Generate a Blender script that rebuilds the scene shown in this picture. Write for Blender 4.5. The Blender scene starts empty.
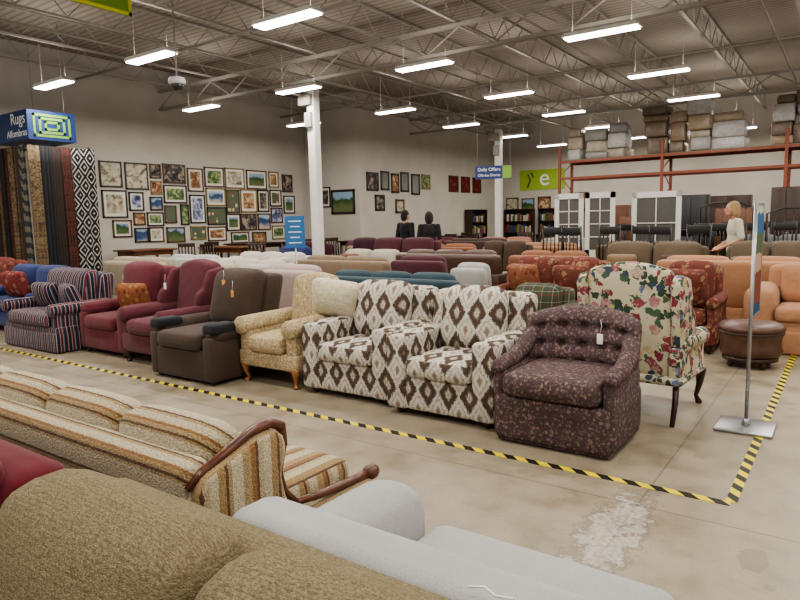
import bpy, bmesh, math, random
from mathutils import Vector, Matrix, Quaternion
random.seed(7)
SC=bpy.context.scene
COL=SC.collection
pi=math.pi
# ---------------------------------------------------------------- materials
def C(r,g,b):
    f=lambda v:(v/255/12.92) if v/255<=.04045 else ((v/255+.055)/1.055)**2.4
    return (f(r),f(g),f(b),1)
def sc(c,k): return (min(c[0]*k,1),min(c[1]*k,1),min(c[2]*k,1),1)
class N:
    def __init__(s,name):
        s.mat=bpy.data.materials.new(name);s.mat.use_nodes=True
        s.t=s.mat.node_tree;s.bsdf=s.t.nodes["Principled BSDF"]
        s._uv=None
    def new(s,k): return s.t.nodes.new(k)
    def put(s,inp,v):
        if isinstance(v,bpy.types.NodeSocket): s.t.links.new(v,inp)
        elif v is not None: inp.default_value=v
    def m(s,op,a,b=None,c=None):
        n=s.new("ShaderNodeMath");n.operation=op
        s.put(n.inputs[0],a)
        if b is not None:s.put(n.inputs[1],b)
        if c is not None:s.put(n.inputs[2],c)
        return n.outputs[0]
    def uv(s):
        if s._uv is None:
            n=s.new("ShaderNodeTexCoord");x=s.new("ShaderNodeSeparateXYZ")
            s.t.links.new(n.outputs["UV"],x.inputs[0]);s._uv=(n.outputs["UV"],x.outputs[0],x.outputs[1],n.outputs["Object"])
        return s._uv
    def noise(s,scale,detail=2,vec=None,rough=.5,dist=0):
        n=s.new("ShaderNodeTexNoise");n.inputs["Scale"].default_value=scale;n.inputs["Detail"].default_value=detail
        n.inputs["Roughness"].default_value=rough;n.inputs["Distortion"].default_value=dist
        s.put(n.inputs["Vector"],vec if vec is not None else s.uv()[3]);return n.outputs[0]
    def vor(s,scale,vec=None,feature='F1',rand=1):
        n=s.new("ShaderNodeTexVoronoi");n.inputs["Scale"].default_value=scale;n.feature=feature
        n.inputs["Randomness"].default_value=rand
        s.put(n.inputs["Vector"],vec if vec is not None else s.uv()[0]);return n.outputs[0],n.outputs[1]
    def sep(s,c):
        x=s.new("ShaderNodeSeparateXYZ");s.put(x.inputs[0],c);return x.outputs
    def comb(s,x,y,z=0.0):
        n=s.new("ShaderNodeCombineXYZ");s.put(n.inputs[0],x);s.put(n.inputs[1],y);s.put(n.inputs[2],z);return n.outputs[0]
    def ramp(s,fac,stops,interp='CONSTANT'):
        n=s.new("ShaderNodeValToRGB");r=n.color_ramp;r.interpolation=interp
        while len(r.elements)<len(stops): r.elements.new(0.5)
        for e,(p,c) in zip(r.elements,stops): e.position=p;e.color=c
        s.put(n.inputs[0],fac);return n.outputs[0]
    def mix(s,f,a,b,mode='MIX'):
        n=s.new("ShaderNodeMix");n.data_type='RGBA';n.blend_type=mode
        s.put(n.inputs[0],f);s.put(n.inputs[6],a);s.put(n.inputs[7],b);return n.outputs[2]
    def fin(s,col,rough=.9,bump=None,bs=.3,bd=.01,metal=0,spec=.3,sheen=0):
        s.put(s.bsdf.inputs["Base Color"],col);s.put(s.bsdf.inputs["Roughness"],rough)
        s.bsdf.inputs["Metallic"].default_value=metal;s.bsdf.inputs["Specular IOR Level"].default_value=spec
        if sheen: s.bsdf.inputs["Sheen Weight"].default_value=sheen
        if bump is not None:
            b=s.new("ShaderNodeBump");b.inputs["Strength"].default_value=bs;b.inputs["Distance"].default_value=bd
            s.put(b.inputs["Height"],bump);s.t.links.new(b.outputs[0],s.bsdf.inputs["Normal"])
        return s.mat
MC={}
def cached(f):
    def g(*a,**k):
        key=(f.__name__,str(a),str(k))
        if key not in MC: MC[key]=f(*a,**k)
        return MC[key]
    return g
@cached
def plain(col,var=.14,scale=9,rough=.92,bump=.35,weave=420,sheen=.1):
    n=N("fabric_plain");a=n.noise(scale,4);w=n.noise(weave,2)
    c=n.ramp(a,[(.3,sc(col,1-var)),(.7,sc(col,1+var))],'LINEAR')
    c=n.mix(.5,c,n.ramp(w,[(.35,sc(col,.75)),(.65,sc(col,1.2))],'LINEAR'))
    soft=n.noise(6,2)
    h=n.m('ADD',n.m('MULTIPLY',w,.25),n.m('MULTIPLY',soft,2.5))
    return n.fin(c,rough,h,bump,.012,sheen=sheen)
@cached
def hard(col,rough=.5,metal=0,spec=.5,var=.06):
    n=N("hard_surface");a=n.noise(12,3)
    return n.fin(n.ramp(a,[(.3,sc(col,1-var)),(.7,sc(col,1+var))],'LINEAR'),rough,metal=metal,spec=spec)
@cached
def wood(col,rough=.35,scale=9):
    n=N("wood");o=n.uv()[3];s=n.sep(o)
    v=n.comb(n.m('MULTIPLY',s[0],3.0),n.m('MULTIPLY',s[1],.9),n.m('MULTIPLY',s[2],3.0))
    a=n.noise(scale,5,v,.6,1.5)
    return n.fin(n.ramp(a,[(.3,sc(col,.5)),(.5,col),(.7,sc(col,1.4))],'LINEAR'),rough,a,.15,.003,spec=.5)
@cached
def stripes(period,stops,axis=0,rough=.9,weave=260,bs=.4,wob=0.0,off=20.0):
    n=N("fabric_stripes");uv=n.uv();x=uv[1+axis] if axis<2 else None
    if axis==2:
        s=n.sep(uv[3]);x=n.m('SUBTRACT',s[2],s[1])
    if wob: x=n.m('ADD',x,n.m('MULTIPLY',n.m('SUBTRACT',n.noise(70,2,uv[0]),.5),wob))
    f=n.m('FRACT',n.m('ADD',n.m('DIVIDE',x,period),off))
    c=n.ramp(f,stops);w=n.noise(weave,3)
    c=n.mix(.6,c,n.ramp(w,[(.3,(.3,.3,.3,1)),(.62,(1,1,1,1))],'LINEAR'),'MULTIPLY')
    return n.fin(c,rough,w,bs,.012,sheen=.1)
@cached
def ikat():
    n=N("fabric_ikat");uv=n.uv();px,pz=.18,.275
    jz=n.m('MULTIPLY',n.m('SUBTRACT',n.noise(1,2,n.comb(n.m('MULTIPLY',uv[1],260.0),n.m('MULTIPLY',uv[2],16.0))),.5),.12)
    jx=n.m('MULTIPLY',n.m('SUBTRACT',n.noise(1,2,n.comb(n.m('MULTIPLY',uv[1],12.0),n.m('MULTIPLY',uv[2],190.0))),.5),.05)
    a=n.m('FRACT',n.m('ADD',n.m('DIVIDE',n.m('ADD',uv[1],jx),px),30.5))
    b=n.m('FRACT',n.m('ADD',n.m('DIVIDE',n.m('ADD',uv[2],jz),pz),30.2))
    a=n.m('MULTIPLY',n.m('ABSOLUTE',n.m('SUBTRACT',a,.5)),2.0);b=n.m('MULTIPLY',n.m('ABSOLUTE',n.m('SUBTRACT',b,.5)),2.0)
    d=n.m('DIVIDE',n.m('ADD',a,b),2.0)
    cr=C(208,203,191);tp=C(134,118,104);dk=C(84,68,59);gy=C(172,161,148)
    c=n.ramp(d,[(0,tp),(.13,gy),(.17,cr),(.30,gy),(.335,tp),(.38,cr),(.52,dk),(.80,tp),(.86,cr),(.93,tp)])
    w=n.noise(300,2);c=n.mix(.4,c,n.ramp(w,[(.3,(.5,.5,.5,1)),(.65,(1,1,1,1))],'LINEAR'),'MULTIPLY')
    return n.fin(c,.9,n.m('ADD',n.m('MULTIPLY',w,.3),n.m('MULTIPLY',n.noise(6,2),2.0)),.3,.012)
@cached
def floral(base,cols,leaf,scale=9,thr=.33,lscale=16,lthr=.24,navy=None,miss=.2):
    n=N("fabric_floral");uv=n.uv()
    ns=n.new("ShaderNodeTexNoise");ns.inputs["Scale"].default_value=scale*1.6;n.put(ns.inputs["Vector"],uv[0])
    vm=n.new("ShaderNodeVectorMath");vm.operation='MULTIPLY_ADD'
    n.put(vm.inputs[0],ns.outputs[1]);vm.inputs[1].default_value=(.9/scale,)*3;n.put(vm.inputs[2],uv[0]);v=vm.outputs[0]
    d,cc=n.vor(scale,v);dl,cl=n.vor(lscale,v)
    petals,pc_=n.vor(scale*3.6,v)
    c=base
    lf=n.ramp(n.sep(cl)[0],[(0,leaf),(.45,sc(leaf,.6)),(.8,navy or sc(leaf,1.5))])
    c=n.mix(n.m('MULTIPLY',n.m('LESS_THAN',dl,lthr),n.m('GREATER_THAN',n.sep(cl)[1],.25)),c,lf)
    k=len(cols);fl=n.ramp(n.sep(cc)[0],[(i/k,col) for i,col in enumerate(cols)])
    fl=n.mix(.85,fl,n.ramp(petals,[(0,(.5,.45,.45,1)),(.3,(1,1,1,1))],'LINEAR'),'MULTIPLY')
    fl=n.mix(n.m('MULTIPLY',n.m('GREATER_THAN',n.sep(pc_)[1],.7),.5),fl,base)
    fl=n.mix(.8,fl,n.ramp(d,[(0,(.6,.6,.6,1)),(thr*.45,(1,1,1,1)),(thr*.7,(.75,.75,.75,1)),(thr,(1,1,1,1))],'LINEAR'),'MULTIPLY')
    c=n.mix(n.m('MULTIPLY',n.m('LESS_THAN',d,thr),n.m('GREATER_THAN',n.sep(cc)[1],miss)),c,fl)
    w=n.noise(300,2)
    return n.fin(c,.85,w,.2,.006)
@cached
def plaid(base,c1,c2,p=.12):
    n=N("fabric_plaid");uv=n.uv()
    a=n.m('FRACT',n.m('ADD',n.m('DIVIDE',uv[1],p),30.0));b=n.m('FRACT',n.m('ADD',n.m('DIVIDE',uv[2],p),30.0))
    st=[(0,base),(.4,c1),(.55,base),(.75,c2),(.82,base)]
    return n.fin(n.mix(.5,n.ramp(a,st),n.ramp(b,st)),.9,n.noise(300,2),.3,.008)
@cached
def tweed(c1,c2,c3,scale=250,bs=.5):
    n=N("fabric_tweed");uv=n.uv()
    v=n.comb(uv[1],n.m('MULTIPLY',uv[2],1.8))
    d,cc=n.vor(scale,v);a=n.noise(scale*1.2,3)
    c=n.ramp(n.sep(cc)[0],[(0,c1),(.5,c2),(1,c3)],'LINEAR')
    c=n.mix(.3,c,n.ramp(d,[(.15,(1,1,1,1)),(.75,(.4,.4,.4,1))],'LINEAR'),'MULTIPLY')
    rib=n.m('SINE',n.m('MULTIPLY',uv[2],700.0))
    c=n.mix(.22,c,n.ramp(n.m('ADD',n.m('MULTIPLY',rib,.5),.5),[(0,(.3,.3,.3,1)),(.6,(1,1,1,1))],'LINEAR'),'MULTIPLY')
    h=n.m('ADD',n.m('SUBTRACT',a,n.m('MULTIPLY',d,1.0)),n.m('MULTIPLY',n.noise(7,2),3.0))
    return n.fin(c,.95,h,bs,.005)
@cached
def damask(c1,c2,scale=9):
    n=N("fabric_damask");a=n.noise(scale,3,n.uv()[0],.5,2.2);b,_=n.vor(scale*1.5)
    f=n.m('ADD',n.m('MULTIPLY',a,.7),n.m('MULTIPLY',b,.5))
    return n.fin(n.ramp(f,[(.3,c1),(.52,c2),(.60,c1),(.68,sc(c1,.75)),(.74,c2)]),.85,n.noise(260,2),.25,.006)
@cached
def zigzag(c1,c2,p=.22,q=.16):
    n=N("woven_zigzag");uv=n.uv()
    a=n.m('PINGPONG',n.m('ADD',uv[1],10.0),p/2)
    b=n.m('FRACT',n.m('DIVIDE',n.m('ADD',n.m('ADD',uv[2],a),10.0),q))
    return n.fin(n.ramp(b,[(0,c1),(.5,c2)]),.95,n.noise(200,2),.4,.01)
@cached
def diamonds(c1,c2,p=.25,q=.36):
    n=N("woven_diamonds");uv=n.uv()
    a=n.m('DIVIDE',n.m('PINGPONG',n.m('ADD',uv[1],10.0),p/2),p/2);b=n.m('DIVIDE',n.m('PINGPONG',n.m('ADD',uv[2],10.0),q/2),q/2)
    d=n.m('DIVIDE',n.m('ADD',a,b),2.0)
    return n.fin(n.ramp(d,[(0,c1),(.1,c2),(.3,c1),(.4,c2),(.6,c1),(.7,c2),(.92,c1)]),.95,n.noise(200,2),.4,.01)
@cached
def art(kind,a,b,c,seed=0.0):
    n=N("picture_print");uv=n.uv()
    o=n.new("ShaderNodeMapping");o.inputs["Location"].default_value=(seed*3.1,seed*1.7,0);n.put(o.inputs[0],uv[0])
    if kind=="land":
        f=n.m('ADD',n.m('MULTIPLY',uv[2],1.3),n.m('MULTIPLY',n.noise(5,4,o.outputs[0]),.5))
        col=n.ramp(f,[(.05,c),(.2,b),(.32,sc(b,.6)),(.42,a)],'LINEAR')
    elif kind=="flower":
        d,cc=n.vor(7,o.outputs[0]);col=n.mix(n.m('LESS_THAN',d,.3),a,n.ramp(n.sep(cc)[0],[(0,b),(.5,c)]))
    else:
        col=n.ramp(n.noise(6,5,o.outputs[0],.6,1.0),[(.35,a),(.5,b),(.62,c)],'LINEAR')
    return n.fin(col,.6,spec=.15)
@cached
def emit(col,s):
    n=N("lamp_and_fill_glow");n.put(n.bsdf.inputs["Base Color"],col);n.put(n.bsdf.inputs["Emission Color"],col);n.bsdf.inputs["Emission Strength"].default_value=s
    return n.mat
# ---------------------------------------------------------------- geometry
def axis_pts(a,r,m):
    r=min(r,a*.98)
    return [-a,-a+.3*r,-a+r]+[-(a-r)+2*(a-r)*i/m for i in range(1,m)]+[a-r,a-.3*r,a]
def rb(cx,cy,cz,sx,sy,sz,r=.04,puff=(0,0,0),m=3,fn=None):
    a,b,c=sx/2,sy/2,sz/2;r=min(r,a*.95,b*.95,c*.95)
    X,Y,Z=axis_pts(a,r,m),axis_pts(b,r,m),axis_pts(c,r,m);n=len(X)-1
    idx={};V=[];F=[]
    def vid(i,j,k):
        key=(i,j,k)
        if key in idx: return idx[key]
        x,y,z=X[i],Y[j],Z[k]
        ix,iy,iz=max(-a+r,min(a-r,x)),max(-b+r,min(b-r,y)),max(-c+r,min(c-r,z))
        dx,dy,dz=x-ix,y-iy,z-iz;l=math.sqrt(dx*dx+dy*dy+dz*dz)
        if l>1e-9: x,y,z=ix+dx/l*r,iy+dy/l*r,iz+dz/l*r
        qx,qy,qz=max(0,1-(x/a)**2),max(0,1-(y/b)**2),max(0,1-(z/c)**2)
        x,y,z=x*(1+puff[0]*qy*qz),y*(1+puff[1]*qx*qz),z*(1+puff[2]*qx*qy)
        if fn: x,y,z=fn(x,y,z)
        idx[key]=len(V);V.append((x+cx,y+cy,z+cz));return idx[key]
    for i in range(n):
        for j in range(n):
            F.append([vid(i,j,0),vid(i,j+1,0),vid(i+1,j+1,0),vid(i+1,j,0)])
            F.append([vid(i,j,n),vid(i+1,j,n),vid(i+1,j+1,n),vid(i,j+1,n)])
            F.append([vid(i,0,j),vid(i+1,0,j),vid(i+1,0,j+1),vid(i,0,j+1)])
            F.append([vid(i,n,j),vid(i,n,j+1),vid(i+1,n,j+1),vid(i+1,n,j)])
            F.append([vid(0,i,j),vid(0,i,j+1),vid(0,i+1,j+1),vid(0,i+1,j)])
            F.append([vid(n,i,j),vid(n,i+1,j),vid(n,i+1,j+1),vid(n,i,j+1)])
    return V,F
def box(cx,cy,cz,sx,sy,sz):
    a,b,c=sx/2,sy/2,sz/2
    V=[(cx+i*a,cy+j*b,cz+k*c) for i in(-1,1) for j in(-1,1) for k in(-1,1)]
    return V,[[0,1,3,2],[4,6,7,5],[0,4,5,1],[2,3,7,6],[0,2,6,4],[1,5,7,3]]
def tube(path,radii,n=10,close=True):
    P=[Vector(p) for p in path];V=[];F=[]
    if not hasattr(radii,'__len__'): radii=[radii]*len(P)
    up=None
    for i,p in enumerate(P):
        t=(P[min(i+1,len(P)-1)]-P[max(i-1,0)]).normalized()
        if up is None: up=Vector((0,0,1)) if abs(t.z)<.9 else Vector((1,0,0))
        s=t.cross(up).normalized();up=s.cross(t).normalized()
        for k in range(n):
            a=2*pi*k/n;q=p+(s*math.cos(a)+up*math.sin(a))*radii[i];V.append(tuple(q))
    for i in range(len(P)-1):
        for k in range(n):
            F.append([i*n+k,i*n+(k+1)%n,(i+1)*n+(k+1)%n,(i+1)*n+k])
    if close:
        F.append(list(range(n))[::-1]);F.append([(len(P)-1)*n+k for k in range(n)])
    return V,F
def lathe(prof,cx=0,cy=0,n=24):
    return tube([(cx,cy,z+i*1e-6) for i,(r,z) in enumerate(prof)],[max(r,1e-4) for r,z in prof],n)
def slab(poly,plane,c,t,bev=.015,seg=2):
    bm=bmesh.new();vs=[]
    for p,q in poly:
        co={'yz':(c-t/2,p,q),'xz':(p,c-t/2,q),'xy':(p,q,c-t/2)}[plane];vs.append(bm.verts.new(co))
    f=bm.faces.new(vs);r=bmesh.ops.extrude_face_region(bm,geom=[f])
    d={'yz':(t,0,0),'xz':(0,t,0),'xy':(0,0,t)}[plane]
    bmesh.ops.translate(bm,vec=d,verts=[v for v in r['geom'] if isinstance(v,bmesh.types.BMVert)])
    if bev: bmesh.ops.bevel(bm,geom=list(bm.edges),offset=bev,segments=seg,affect='EDGES',profile=.5,clamp_overlap=True)
    bmesh.ops.recalc_face_normals(bm,faces=bm.faces)
    bm.verts.index_update();V=[tuple(v.co) for v in bm.verts];F=[[v.index for v in f.verts] for f in bm.faces];bm.free();return V,F
def ell(c,r,n=12,mm=8):
    V=[];F=[]
    for i in range(mm+1):
        th=pi*i/mm
        for k in range(n):
            a=2*pi*k/n;V.append((c[0]+r[0]*math.sin(th)*math.cos(a)+1e-6*k,c[1]+r[1]*math.sin(th)*math.sin(a),c[2]+r[2]*math.cos(th)))
    for i in range(mm):
        for k in range(n): F.append([i*n+k,(i+1)*n+k,(i+1)*n+(k+1)%n,i*n+(k+1)%n])
    return V,F
def join(*gs):
    V=[];F=[]
    for g in gs:
        o=len(V);V+=g[0];F+=[[i+o for i in f] for f in g[1]]
    return V,F
def xf(g,M): return [tuple(M@Vector(v)) for v in g[0]],g[1]
def mesh(name,g,mat,smooth=True):
    V,F=g;me=bpy.data.meshes.new(name);me.from_pydata(V,[],F);me.update()
    uvl=me.uv_layers.new(name="UVMap");uvs=[0.0]*(2*len(me.loops))
    for p in me.polygons:
        n=p.normal;ax,ay,az=abs(n.x),abs(n.y),abs(n.z)
        for li in p.loop_indices:
            v=V[me.loops[li].vertex_index]
            if az>=ax and az>=ay: u=(v[0],v[1])
            elif ay>=ax: u=(v[0],v[2])
            else: u=(v[1],v[2])
            uvs[2*li]=u[0];uvs[2*li+1]=u[1]
    uvl.data.foreach_set("uv",uvs)
    if smooth: me.shade_smooth()
    if mat: me.materials.append(mat)
    return me
def obj(name,data,parent=None,loc=(0,0,0),rot=0,**kw):
    o=bpy.data.objects.new(name,data);COL.objects.link(o);o.location=loc;o.rotation_euler=(0,0,rot)
    if parent: o.parent=parent
    for k,v in kw.items(): o[k]=v
    return o
def root(name,label,cat,loc,rot=0,group=None):
    o=obj(name,None,loc=loc,rot=rot,label=label,category=cat);o.empty_display_size=.1
    if group:o["group"]=group
    return o
def part(rt,name,g,mat,smooth=True,label=None):
    o=obj(name,mesh(name,g,mat,smooth),rt)
    if label:o["label"]=label
    return o
def thing(name,label,cat,g,mat,loc=(0,0,0),rot=0,group=None,smooth=True):
    o=obj(name,mesh(name,g,mat,smooth),None,loc,rot,label=label,category=cat)
    if group:o["group"]=group
    return o
def copytree(o,loc,rot=None,**kw):
    c=o.copy();COL.objects.link(c);c.location=loc
    if rot is not None:c.rotation_euler=(0,0,rot)
    for k,v in kw.items(): c[k]=v
    for ch in o.children:
        cc=ch.copy();COL.objects.link(cc);cc.parent=c
        for g in ch.children:
            gg=g.copy();COL.objects.link(gg);gg.parent=cc
    return c
def text(rt,s,size,mat,loc,rotz,sx=1.0,name="lettering",ax='CENTER'):
    cu=bpy.data.curves.new("t","FONT");cu.body=s;cu.size=size;cu.extrude=.002;cu.align_x=ax;cu.align_y='CENTER'
    t=bpy.data.objects.new("t",cu);COL.objects.link(t);bpy.context.view_layer.update()
    me=bpy.data.meshes.new_from_object(t.evaluated_get(bpy.context.evaluated_depsgraph_get()))
    bpy.data.objects.remove(t);me.materials.clear();me.materials.append(mat);me.name=name
    o=bpy.data.objects.new(name,me);COL.objects.link(o);o.parent=rt;o.location=loc;o.rotation_euler=(pi/2,0,rotz);o.scale=(sx,1,1)
    return o
DKW=C(52,32,22);MDW=C(104,62,36);LTW=C(150,98,58);BLK=C(26,25,26)
# ---------------------------------------------------------------- camera
cam_d=bpy.data.cameras.new("camera");cam=bpy.data.objects.new("camera",cam_d);COL.objects.link(cam)
f_,th,ro,ya=637.95,.1224,.0212,.6179
Hh=Vector((-math.sin(ya),math.cos(ya),0));R0=Vector((math.cos(ya),math.sin(ya),0));Zz=Vector((0,0,1))
Fw=Hh*math.cos(th)-Zz*math.sin(th);U0=Hh*math.sin(th)+Zz*math.cos(th)
Rr=R0*math.cos(ro)-U0*math.sin(ro);Uu=Rr.cross(Fw)
cam.matrix_world=Matrix(((Rr.x,Uu.x,-Fw.x,0),(Rr.y,Uu.y,-Fw.y,0),(Rr.z,Uu.z,-Fw.z,1.5),(0,0,0,1)))
cam_d.sensor_width=36;cam_d.lens=f_/800*36;cam_d.clip_end=200;cam_d.clip_start=.05
SC.camera=cam
# ---------------------------------------------------------------- room
XL,XA,YA,YF,XR,YN,ZC=-14.5,-12.3,15.3,24.5,7.0,-4.0,5.4
def wallmat():
    n=N("painted_wall");o=n.new("ShaderNodeNewGeometry");s=n.sep(o.outputs["Position"])
    a=n.noise(1.3,4,o.outputs["Position"])
    lo=n.ramp(a,[(.3,C(178,173,163)),(.7,C(188,183,173))],'LINEAR');hi=n.ramp(a,[(.3,C(176,171,163)),(.7,C(186,181,173))],'LINEAR')
    return n.fin(n.mix(n.m('GREATER_THAN',s[2],4.12),lo,hi),.75,n.noise(60,3),.1,.005)
WM=wallmat()
def struct(name,g,mat,**k):
    o=obj(name,mesh(name,g,mat,False));o["kind"]="structure";return o
def floormat():
    n=N("worn_concrete");o=n.new("ShaderNodeNewGeometry");P=o.outputs["Position"];s=n.sep(P)
    a=n.noise(.55,5,P,.6,.6);b=n.noise(4,6,P,.65);sp=n.noise(90,2,P)
    c=n.ramp(a,[(.3,C(122,111,93)),(.5,C(138,127,108)),(.7,C(150,140,121))],'LINEAR')
    c=n.mix(.5,c,n.ramp(b,[(.32,C(102,91,75)),(.5,C(140,129,110)),(.68,C(156,146,127))],'LINEAR'))
    c=n.mix(n.m('MULTIPLY',n.m('GREATER_THAN',sp,.64),.35),c,C(86,74,58))
    d,_=n.vor(2.2,P);c=n.mix(n.m('MULTIPLY',n.m('LESS_THAN',n.m('ADD',d,n.m('MULTIPLY',b,.15)),.17),.3),c,C(88,74,58))
    st=n.noise(1.3,5,P,.7);c=n.mix(n.m('MULTIPLY',n.m('GREATER_THAN',st,.6),.16),c,C(96,82,64))
    for ax,p0 in ((0,-.85),(1,8.3)):
        q=n.m('ABSOLUTE',n.m('SUBTRACT',n.m('FRACT',n.m('DIVIDE',n.m('ADD',s[ax],-p0+50.0+2.5),5.0)),.5))
        c=n.mix(n.m('MULTIPLY',n.m('LESS_THAN',q,.001),.6),c,C(84,74,62))
    px=n.m('DIVIDE',n.m('ADD',s[0],.87),.15);py=n.m('DIVIDE',n.m('SUBTRACT',s[1],2.94),.54)
    rr=n.m('ADD',n.m('MULTIPLY',px,px),n.m('MULTIPLY',py,py))
    rr=n.m('ADD',rr,n.m('MULTIPLY',n.m('SUBTRACT',n.noise(9,6,P,.8),.5),5.0))
    c=n.mix(n.m('MULTIPLY',n.m('LESS_THAN',rr,.6),.55),c,n.ramp(n.noise(40,3,P),[(.4,C(146,142,134)),(.6,C(184,181,174))],'LINEAR'))
    rim=n.m('MULTIPLY',n.m('LESS_THAN',n.m('ABSOLUTE',n.m('SUBTRACT',rr,.85)),.22),.45)
    c=n.mix(rim,c,C(92,84,72))
    qx=n.m('DIVIDE',n.m('ADD',s[0],.28),.07);qy=n.m('DIVIDE',n.m('SUBTRACT',s[1],3.02),.13)
    r2=n.m('ADD',n.m('ADD',n.m('MULTIPLY',qx,qx),n.m('MULTIPLY',qy,qy)),n.m('MULTIPLY',n.noise(20,4,P),1.4))
    c=n.mix(n.m('MULTIPLY',n.m('LESS_THAN',r2,1.5),.35),c,C(86,72,54))
    r=n.ramp(b,[(.3,(.3,.3,.3,1)),(.7,(.52,.52,.52,1))],'LINEAR')
    return n.fin(c,r,b,.06,.01,spec=.45)
struct("floor",box((XL+XR)/2,(YN+YF)/2,-.05,XR-XL,YF-YN,.1),floormat())
struct("wall_left",box(XL-.1,(YN+YA)/2,ZC/2,.2,YA-YN+.2,ZC),WM)
struct("wall_corner",box((XL+XA)/2-.1,YA+.1,ZC/2,XA-XL+.2,.2,ZC),WM)
struct("wall_alcove",box(XA-.1,(YA+YF)/2+.1,ZC/2,.2,YF-YA-.2,ZC),WM)
struct("wall_back",box((XA+XR)/2-.1,YF+.1,ZC/2,XR-XA+.4,.2,ZC),WM)
struct("baseboard_left",box(XL+.012,(YN+YA)/2,.06,.02,YA-YN-.1,.12),hard(C(70,66,62),.6))
struct("baseboard_back",box((XA+XR)/2,YF-.012,.06,XR-XA-.1,.02,.12),hard(C(70,66,62),.6))
def deckmat():
    n=N("corrugated_deck");o=n.new("ShaderNodeNewGeometry");s=n.sep(o.outputs["Position"])
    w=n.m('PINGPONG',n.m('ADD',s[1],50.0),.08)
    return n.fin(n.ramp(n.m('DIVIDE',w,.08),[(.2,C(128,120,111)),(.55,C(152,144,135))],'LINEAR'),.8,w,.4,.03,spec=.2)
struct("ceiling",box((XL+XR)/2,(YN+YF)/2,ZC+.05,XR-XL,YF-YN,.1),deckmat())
STL=hard(C(146,140,132),.6)
jl=YF-YN-.2
def joist(L,dep,ps,r=.01,ch=.035,wd=.06):
    gs=[box(0,0,dep/2-ch/2,wd,L,ch),box(0,0,-dep/2+ch/2,wd,L,ch)]
    n=int(L/ps);p=L/n
    for i in range(n):
        y0=-L/2+i*p;gs.append(tube([(0,y0,-dep/2+ch),(0,y0+p/2,dep/2-ch)],r,5));gs.append(tube([(0,y0+p/2,dep/2-ch),(0,y0+p,-dep/2+ch)],r,5))
    return join(*gs)
jm=mesh("roof_joist",joist(jl,.5,.8),STL,False)
for i in range(13):
    x=-13.9+i*1.62
    o=obj("roof_joist",jm,None,(x,(YN+YF)/2,ZC-.26));o["label"]="grey open web steel joist under the roof deck";o["category"]="ceiling beam";o["group"]="roof joists"
gm=mesh("roof_girder",xf(joist(XR-XL-.3,.5,1.3,.016,.06,.09),Matrix.Rotation(pi/2,4,'Z')),STL,False)
for y in (1.9,10.0,18.1):
    o=obj("roof_girder",gm,None,((XL+XR)/2,y,ZC-.78));o["label"]="heavy grey steel girder truss carrying the roof joists";o["category"]="ceiling beam";o["group"]="roof girders"
for y,z in ((4.4,4.72),(7.7,4.72),(14.2,4.72)):
    thing("ceiling_pipe","thin grey pipe running under the roof joists","pipe",tube([(-14.4,y,z),(6.8,y,z)],.028,8),STL,group="ceiling pipes")
for x in (-10.6,-4.4,-1.3):
    thing("ceiling_pipe","thin grey conduit running the length of the store","pipe",tube([(x,-3.5,4.62),(x,24,4.62)],.02,8),STL,group="ceiling pipes")
def column(x,y):
    r=root("support_column","white painted square steel column with speakers near the top","column",(x,y,0),0,"support columns")
    W=hard(C(212,210,204),.5)
    part(r,"shaft",rb(0,0,2.12,.19,.19,4.22,.015),W,True);part(r,"base_plate",box(0,0,.01,.34,.34,.02),hard(C(120,118,115),.5),False)
    part(r,"junction_box",rb(-.02,-.13,3.6,.17,.08,.3,.01),hard(C(150,148,144),.5))
    part(r,"speaker",rb(-.1,-.05,4.0,.34,.26,.22,.03),hard(C(150,144,134),.5))
column(-9.19,10.0);column(-9.06,18.15)
# ---------------------------------------------------------------- lights
fix=mesh("housing",slab([(-.54,0),(.54,0),(.54,.02),(.5,.055),(-.5,.055),(-.54,.02)],'xz',0,.25,.005,1),hard(C(225,224,220),.4),False)
lens=mesh("lamp_lens",rb(0,0,-.012,1.04,.21,.022,.01),emit((1,.98,.93,1),11))
wire=mesh("suspension_wire",tube([(0,0,.05),(0,0,1.0)],.004,4),STL,False)
ld=bpy.data.lights.new("tube","AREA");ld.shape='RECTANGLE';ld.size=1.1;ld.size_y=.3;ld.energy=58;ld.color=(1,.95,.87)
lu=bpy.data.lights.new("ceiling_fill","AREA");lu.shape='RECTANGLE';lu.size=1.0;lu.size_y=.22;lu.energy=12;lu.color=(1,.95,.88)  # added upward fill that brightens the ceiling; the fixtures themselves only shine down
def fixture(x,y):
    r=root("ceiling_light","white rectangular fluorescent fixture glowing bright, hung from the roof joists","ceiling light",(x,y,4.1),0,"fluorescent ceiling fixtures")
    obj("housing",fix,r);obj("lamp_lens",lens,r)
    obj("suspension_wire",wire,r,(-.42,0,0));obj("suspension_wire",wire,r,(.42,0,0))
    obj("lamp_and_fill_glow",ld,r,(0,0,-.04))
    if y>2: 
        u=obj("lamp_and_fill_glow",lu,r,(0,0,.09));u.rotation_euler=(pi,0,0)  # added ceiling fill above the housing, not a tube of the fixture
xs=[-12.0,-9.02,-6.08,-3.08,0.0,3.1];ys=[-.2,3.0,6.18,9.4,12.66,15.78,18.96,22.3]
for i,y in enumerate(ys):
    for j,x in enumerate(xs):
        if x<-11 and y>14: continue
        fixture(x,y)
w=bpy.data.worlds.new("ambient_fill");SC.world=w;w.use_nodes=True  # added even ambient fill, entering through the open near side
w.node_tree.nodes["Background"].inputs[0].default_value=(1,.96,.9,1);w.node_tree.nodes["Background"].inputs[1].default_value=.7
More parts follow.
